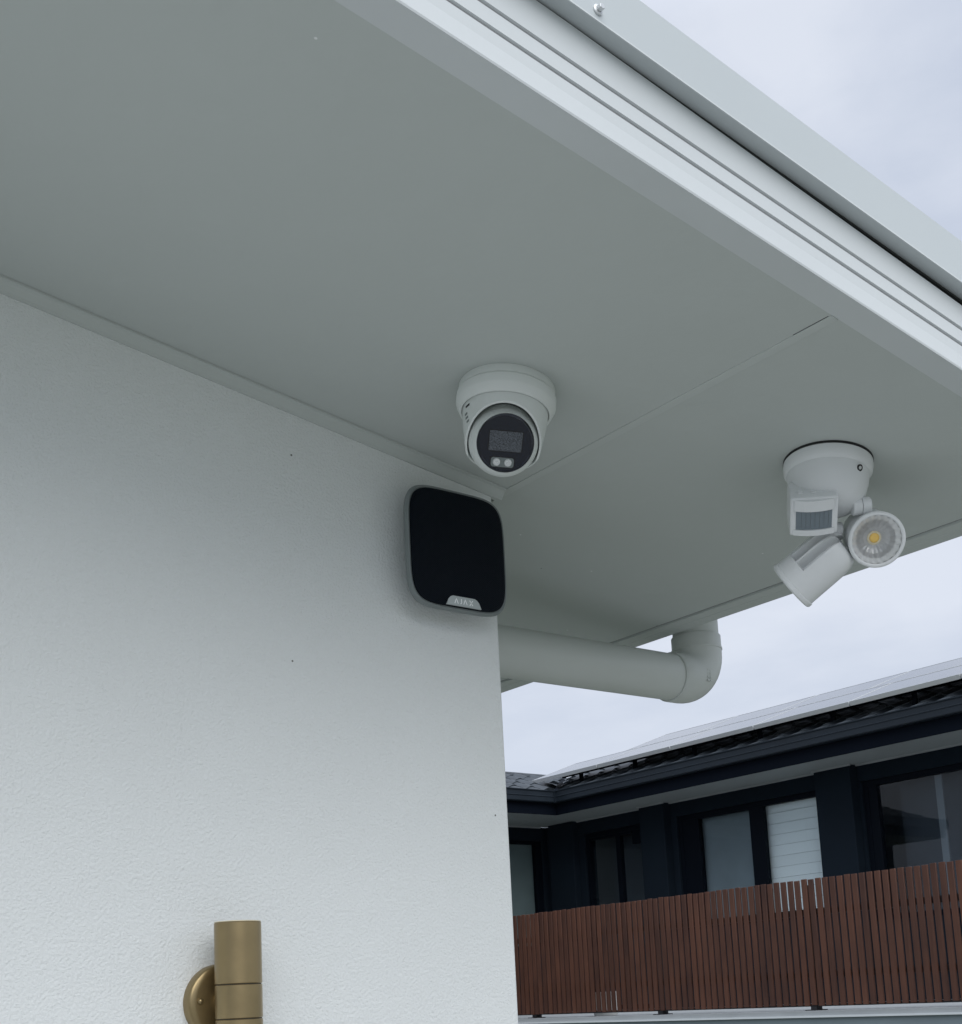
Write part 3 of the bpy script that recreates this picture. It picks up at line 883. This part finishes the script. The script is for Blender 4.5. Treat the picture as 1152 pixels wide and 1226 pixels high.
# pale kinked boards behind the right-hand pane, standing in for a reflected weatherboard corner
yk, z0_ = 9.50, .70
board_mesh = None
for i in range(11):
    za = z0_ + i*.125
    bm = bmesh.new()
    for (ya, xa_, yb_, xb_, dz) in ((9.04, .17, yk, .13, 0), (yk, .13, 10.185, .16, 0)):
        prism(bm, [(NW+xa_, ya, 0.0), (NW+xa_+.012, ya, 0.0), (NW+xa_+.002, ya, .121), (NW+xa_-.010, ya, .121)],
                  [(NW+xb_, yb_, 0.0), (NW+xb_+.012, yb_, 0.0), (NW+xb_+.002, yb_, .121), (NW+xb_-.010, yb_, .121)])
    if board_mesh is None:
        s0 = obj('reflection_board', bm, 'pane_backing', w1); board_mesh = s0.data; base_z = za
        s0.location.z = 0
        s0.location = (0, 0, za)
    else:
        bm.free()
        c = s0.copy(); col.objects.link(c); c.parent = w1; c.location = (0, 0, za)
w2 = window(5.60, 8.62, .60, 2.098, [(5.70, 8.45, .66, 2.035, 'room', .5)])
nb('wall', 'nwall', NW+.001, NW+.2, 5.601, 8.619, -.288, .599)
obj('curtain', BX(NW+.12, NW+.14, 7.72, 7.80, .80, 2.05), 'curtain', w2)
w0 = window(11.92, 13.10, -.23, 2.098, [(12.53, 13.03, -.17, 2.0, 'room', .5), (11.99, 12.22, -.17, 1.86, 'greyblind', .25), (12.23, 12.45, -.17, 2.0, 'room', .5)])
# left wing wall with its window
LY = 13.88
nb('wall', 'nwall', 4.0, NW+.2, LY, LY+.2, 2.10, FZ-.002)
nb('wall', 'nwall', 4.0, NW+.2, LY, LY+.2, -3.1, -.29)
nb('wall', 'nwall', 11.72, NW+.2, LY+.001, LY+.2, -.289, 2.099)
nb('wall', 'nwall', 4.0, 9.6, LY+.001, LY+.2, -.288, 2.098)
bm = bmesh.new()
box(bm, 9.6, 9.66, LY+.03, LY+.11, .60, 2.098); box(bm, 11.62, 11.72, LY+.03, LY+.11, .60, 2.098)
box(bm, 9.66, 11.62, LY+.03, LY+.11, 2.055, 2.098); box(bm, 9.66, 11.62, LY+.03, LY+.11, .60, .66)
lw = obj('window_frame', bm, 'nframe', nh)
obj('pane', BX(9.66, 11.62, LY+.06, LY+.066, .66, 2.055), 'winglass', lw)
obj('pane_backing', BX(9.6, 11.66, LY+.14, LY+.15, .6, 2.09), 'greenblind', lw)
nb('wall', 'nwall', 9.601, 11.719, LY+.001, LY+.2, -.288, .599)
# rooms behind (keeps daylight out)
nb('back_wall', 'room', NW+.9, NW+.95, 3.2, 14.6, -.28, 2.28)
nb('end_wall', 'nwall', NW+.201, 20, 3.2, 3.4, -3.1, FZ-.002)
nb('ceiling', 'room', NW+.201, NW+.95, 3.4, 14.6, 2.25, 2.28)
# soffits: L shape
nb('soffit_panel', 'nsoffit', FX+.012, NW, 3.2, LY, FZ, FZ+.01)
nb('soffit_panel', 'nsoffit', 4.0, FX+.010, NY+.012, LY, FZ, FZ+.01)
nb('soffit_bead', 'slab', NW-.022, NW-.0015, 3.2, 8.655, FZ-.018, FZ-.0005)
nb('soffit_bead', 'slab', NW-.022, NW-.0015, 9.145, 11.475, FZ-.018, FZ-.0005)
nb('soffit_bead', 'slab', NW-.022, NW-.0015, 11.915, 13.215, FZ-.018, FZ-.0005)
nb('soffit_bead', 'slab', NW-.142, NW-.1215, 8.64, 9.16, FZ-.018, FZ-.0005)
nb('soffit_bead', 'slab', NW-.142, NW-.1215, 11.46, 11.93, FZ-.018, FZ-.0005)
nb('soffit_bead', 'slab', 4.0, NW-.11, LY-.022, LY-.0015, FZ-.018, FZ-.0005)
# fascias
nb('fascia_board', 'nfascia', FX-.010, FX+.011, 3.2, NY, FZ-.004, 2.50)
nb('fascia_board', 'nfascia', 4.0, FX-.0105, NY-.010, NY+.011, FZ-.004, 2.50)
# gutters: folded profile (out from the fascia, height)
gpr = [(.0, 2.435), (.075, 2.435), (.083, 2.445), (.083, 2.500), (.090, 2.506), (.090, 2.512), (.083, 2.518), (.083, 2.570), (.096, 2.576), (.096, 2.588), (.070, 2.588), (.070, 2.576), (.076, 2.570), (.076, 2.443), (.0, 2.443)]
gx = FX-.0115
bm = bmesh.new()
prism(bm, [(gx-d, 3.2, z) for d, z in gpr], [(gx-d, NY-.0115-d, z) for d, z in gpr]); obj('gutter', bm, 'ngutter', nh)
bm = bmesh.new()
prism(bm, [(4.0, NY-.0115-d, z) for d, z in gpr], [(gx-d, NY-.0115-d, z) for d, z in gpr]); obj('gutter', bm, 'ngutter', nh)
bm = bmesh.new(); box(bm, gx-.100, gx-.070, NY-.115, NY-.082, 2.433, 2.592); obj('gutter_corner', bm, 'ngutter', nh)

# roofs (pitch 20 degrees): plane starts at the eave and rises inward
PT = R(20)
RZ = 2.530
def roofz(d): return RZ + math.tan(PT)*d
TOPX = 2.75                                   # run to the ridge of the right wing
LTOP = 1.45                                   # run to the ridge of the narrow left wing
bm = bmesh.new()
# underlay as solid wedges, mitred along the valley
a = FX-.03; b = NY-.03
prism(bm, [(a, 3.2, RZ-.03), (a+TOPX, 3.2, roofz(TOPX)-.03), (a+2*TOPX, 3.2, RZ-.03)], [(a, b, RZ-.03), (a+TOPX, b+LTOP*1.0, roofz(TOPX)-.03), (a+2*TOPX, b+LTOP, RZ-.03)])
obj('roof_underlay', bm, 'nfascia', nh)
bm = bmesh.new()
prism(bm, [(4, b, RZ-.031), (4, b+LTOP, roofz(LTOP)-.031), (4, b+2*LTOP, RZ-.031)], [(a, b, RZ-.031), (a+LTOP, b+LTOP, roofz(LTOP)-.031), (a+LTOP, b+2*LTOP, RZ-.031)])
obj('roof_underlay', bm, 'nfascia', nh)
# one interlocking tile: S-curved pan, its front lip showing
TW, TL = .300, .330
def tile_bm(L=TL+.05):
    bm = bmesh.new()
    n = 10
    pts = []
    for i in range(n+1):
        t = i/n
        pts.append((t*TW, 0.016+.018*math.sin(2*math.pi*t)+.008*math.sin(4*math.pi*t)))
    for z0, dz in ((0, .022),):
        top0 = [(0, y, z+.034) for y, z in pts]; bot0 = [(0, y, z) for y, z in pts][::-1]
        top1 = [(L, y, z+.016) for y, z in pts]; bot1 = [(L, y, z-.004) for y, z in pts][::-1]
        prism(bm, top0+bot0, top1+bot1)
    return bm
tile_first = {}
tile_rest = bmesh.new()
def put_tile(key, mtx, part=True):
    """key picks the shared mesh"""
    if not part:
        b2 = tile_bm(); b2.transform(mtx)
        tmp = bpy.data.meshes.new('tmp'); b2.to_mesh(tmp); b2.free()
        tile_rest.from_mesh(tmp); bpy.data.meshes.remove(tmp)
        return
    if 'roof_tile' not in tile_first:
        o = obj('roof_tile', tile_bm(), 'ntile', nh, world=False, smooth=50)
        tile_first['roof_tile'] = o
    else:
        o = tile_first['roof_tile'].copy(); col.objects.link(o); o.parent = nh
    o.matrix_local = WM[nh].inverted() @ mtx
cp_, sp_ = math.cos(PT), math.sin(PT)
# right wing: tile x up the slope (+X), y along -Y... ; left wing: x up +Y, y along +X
def mR(d, y): return Matrix(((cp_, 0, -sp_, a+d*cp_), (0, 1, 0, y), (sp_, 0, cp_, RZ+d*sp_), (0, 0, 0, 1)))
def mL(d, x): return Matrix(((0, 1, 0, x), (cp_, 0, -sp_, b+d*cp_), (sp_, 0, cp_, RZ+d*sp_), (0, 0, 0, 1)))
for c_ in range(int(TOPX/cp_/TL)+1):
    d = c_*TL - .04
    if d + TL + .05 > TOPX/cp_: d = TOPX/cp_-TL-.05
    for j in range(36):
        y = 3.2 + j*TW
        lim = b + d*cp_
        if y+TW*.6 > lim: continue
        put_tile('r', mR(d + random.uniform(-.004, .004), y), part=(c_ < 4 and y > 5.5))
    if c_*TL*cp_ < LTOP:
        for j in range(27):
            x = a + min(d, LTOP)*cp_ - (j+1)*TW + .1
            if x < 4: continue
            put_tile('l', mL(min(d, LTOP/cp_-TL-.05) + random.uniform(-.004, .004), x), part=(j < 9))
obj('roof_tiles_far', tile_rest, 'ntile', nh, kind='stuff')
# valley gutter
bm = bmesh.new()
tube(bm, [(a-.02, b-.02, RZ+.028), (a+LTOP, b+LTOP, roofz(LTOP)+.028)], .035, 8); obj('valley_flashing', bm, 'nfascia', nh)
# ridge caps along the left wing and the right wing's top
def ridge_cap(p, axis):
    bm = bmesh.new()
    n = 8
    L = .40
    o0 = []; i0 = []
    for i in range(n+1):
        t = math.pi*i/n
        o0.append((math.cos(t)*.12, math.sin(t)*.075)); i0.append((math.cos(t)*.10, math.sin(t)*.060))
    pts = o0 + i0[::-1]
    m = frame(p, axis, (0, 0, 1))
    prism(bm, [m @ Vector((z, x, 0)) for x, z in pts], [m @ Vector((z*.82, x*.88, L)) for x, z in pts])
    return bm
zr = roofz(LTOP)
rc0 = None
for i in range(12):
    x = a+LTOP-.1-i*.36
    if x < 8.0: break
    m = Matrix.Translation((x, b+LTOP, zr-.015))
    if rc0 is None:
        bm = ridge_cap((0, 0, 0), (-1, 0, .03)); rc0 = obj('ridge_cap', bm, 'ntile', nh, world=False, smooth=50); o = rc0
    else:
        o = rc0.copy(); col.objects.link(o); o.parent = nh
    o.matrix_local = WM[nh].inverted() @ m
zr2 = roofz(TOPX)
for i in range(30):
    y = 3.4+i*.36
    if y > b+LTOP-.2: break
    o = rc0.copy(); col.objects.link(o); o.parent = nh
    o.matrix_local = WM[nh].inverted() @ Matrix.Translation((a+TOPX, y, zr2-.03)) @ Matrix.Rotation(R(-90), 4, 'Z')

# ------------------------------------------------------------------ solar panels on its roof
PWD, PHT, GAP = 1.285, .845, .018
def make_panel():
    root = thing('solar_panel', 'x', 'solar panel', (0, 0, 0))
    bm = bmesh.new()
    t = .048
    # frame: local x up the slope, y along the eave
    for q in ((0, .012, 0, PWD), (PHT-.012, PHT, 0, PWD), (.012, PHT-.012, 0, .012), (.012, PHT-.012, PWD-.012, PWD)):
        box(bm, q[0], q[1], q[2], q[3], 0, t)
    obj('frame', bm, 'alu', root, world=False)
    obj('glass_face', BX(.012, PHT-.012, .012, PWD-.012, t-.006, t-.002), 'panel', root, world=False)
    return root
pz = RZ + .205
def place_panel(i, r, off, label):
    global pproto
    if pproto is None:
        o = pproto = make_panel()
    else:
        o = pproto.copy(); col.objects.link(o)
        for ch in list(pproto.children):
            c = ch.copy(); col.objects.link(c); c.parent = o
    d = .22 + r*(PHT+GAP)
    y = 13.50 - (i+1)*(PWD+GAP) + off
    o.matrix_world = Matrix(((cp_, 0, -sp_, a+d*cp_), (0, 1, 0, y), (sp_, 0, cp_, pz+d*sp_), (0, 0, 0, 1)))
    o['label'] = label; o['category'] = 'solar panel'; o['group'] = 'solar panels on the dark roof'
    # feet rails under each panel are separate brackets of the panel
    return o
pproto = None
ordl = ['nearest the roof valley', 'second from the roof valley', 'third from the roof valley', 'fourth from the roof valley', 'fifth from the roof valley', 'sixth from the roof valley']
for i in range(6):
    place_panel(i, 0, 0, 'sky-reflecting solar panel of the lower row, ' + ordl[i])
for i in range(5):
    place_panel(i, 1, -1.0, 'sky-reflecting solar panel of the upper row, ' + ordl[i])
rail = thing('panel_rail', 'dark mounting rail in the gap under the lower solar panels', 'mounting rail', (a+.6, 9, pz))
for y0 in range(8):
    y = 5.6+y0*1.02
    obj('bracket', BX(a+.42, a+.46, y, y+.04, roofz(.42)+.0, roofz(.42)+.185), 'nframe', rail)
obj('rail', BX(a+.40, a+.44, 5.5, 13.1, roofz(.40)+.170, roofz(.40)+.200), 'nframe', rail)

# ------------------------------------------------------------------ balcony slab
nb('balcony_slab', 'slab', 8.70, NW-.13, 3.2, LY-.001, -.262, -.232)
nb('slab_edge', 'slab', 8.690, 8.699, 3.2, LY, -.268, -.234)
nb('drip_trim', 'slabtrim', 8.672, 8.700, 3.2, LY, -.284, -.2685)
nb('lower_wall', 'bluegrey', 8.694, 8.85, 3.2, LY, -3.1, -.285)
nb('balcony_underside', 'slab', 8.851, NW-.001, 3.2, LY, -.30, -.263)

# ------------------------------------------------------------------ slatted timber screen
FXX = 8.83
scr = thing('slatted_screen', 'red-brown vertical timber batten screen along the dark house balcony', 'screen', (FXX, 9, -.232))
BP = .0730; BW = .0520; BT = .016
Z0, Z1 = -.192, .844
bp0 = None
y = 4.70
k = 0
while y < 13.4:
    if bp0 is None:
        bm = BX(-BT/2, BT/2, -BW/2, BW/2, 0, Z1-Z0)
        bp0 = obj('batten', bm, 'wood', scr, world=False, bevel=.0015, segs=1); o = bp0
    else:
        o = bp0.copy(); col.objects.link(o); o.parent = scr
    m = Matrix.Translation((FXX+random.uniform(-.0015, .0015), y+random.uniform(-.0012, .0012), Z0+random.uniform(-.004, .004)))
    m = m @ Matrix.Rotation(random.uniform(-.0022, .0022), 4, 'X') @ Matrix.Rotation(random.uniform(-.008, .008), 4, 'Z')
    o.matrix_local = WM[scr].inverted() @ m
    y += BP; k += 1
for z0, z1 in ((.545, .600), (.03, .085)):
    obj('rail', BX(FXX+.0135, FXX+.045, 4.66, 13.43, z0, z1), 'post', scr)
obj('rail', BX(FXX+.0135, FXX+.06, 4.66, 13.43, -.200, -.178), 'post', scr)
pf = None
for y in (5.30, 7.12, 8.90, 10.74, 12.55):
    obj('post', BX(FXX+.0455, FXX+.0855, y-.02, y+.02, -.2315, .80), 'post', scr)
    bm = bmesh.new(); box(bm, FXX-.035, FXX+.10, y-.062, y+.062, -.2318, -.224); box(bm, FXX+.0, FXX+.0445, y-.03, y+.03, -.2235, -.1995)
    obj('foot_plate', bm, 'post', scr)
# ------------------------------------------------------------------ pot behind the screen
pt = thing('flower_pot', 'white pot whose base shows beneath the timber screen', 'pot', (9.02, 9.85, -.232))
bm = bmesh.new(); lathe(bm, [(0, 0), (.110, 0), (.118, .01), (.125, .21), (.132, .215), (.132, .235), (.120, .235), (.112, .20), (0, .20)], 40, Matrix.Translation((9.02, 9.85, -.2315)))
obj('bowl', bm, 'pot', pt, smooth=40)
bm = bmesh.new(); lathe(bm, [(0, .205), (.105, .205), (.113, .202)], 24, Matrix.Translation((9.02, 9.85, -.2315)))
obj('soil', bm, 'soil', pt)
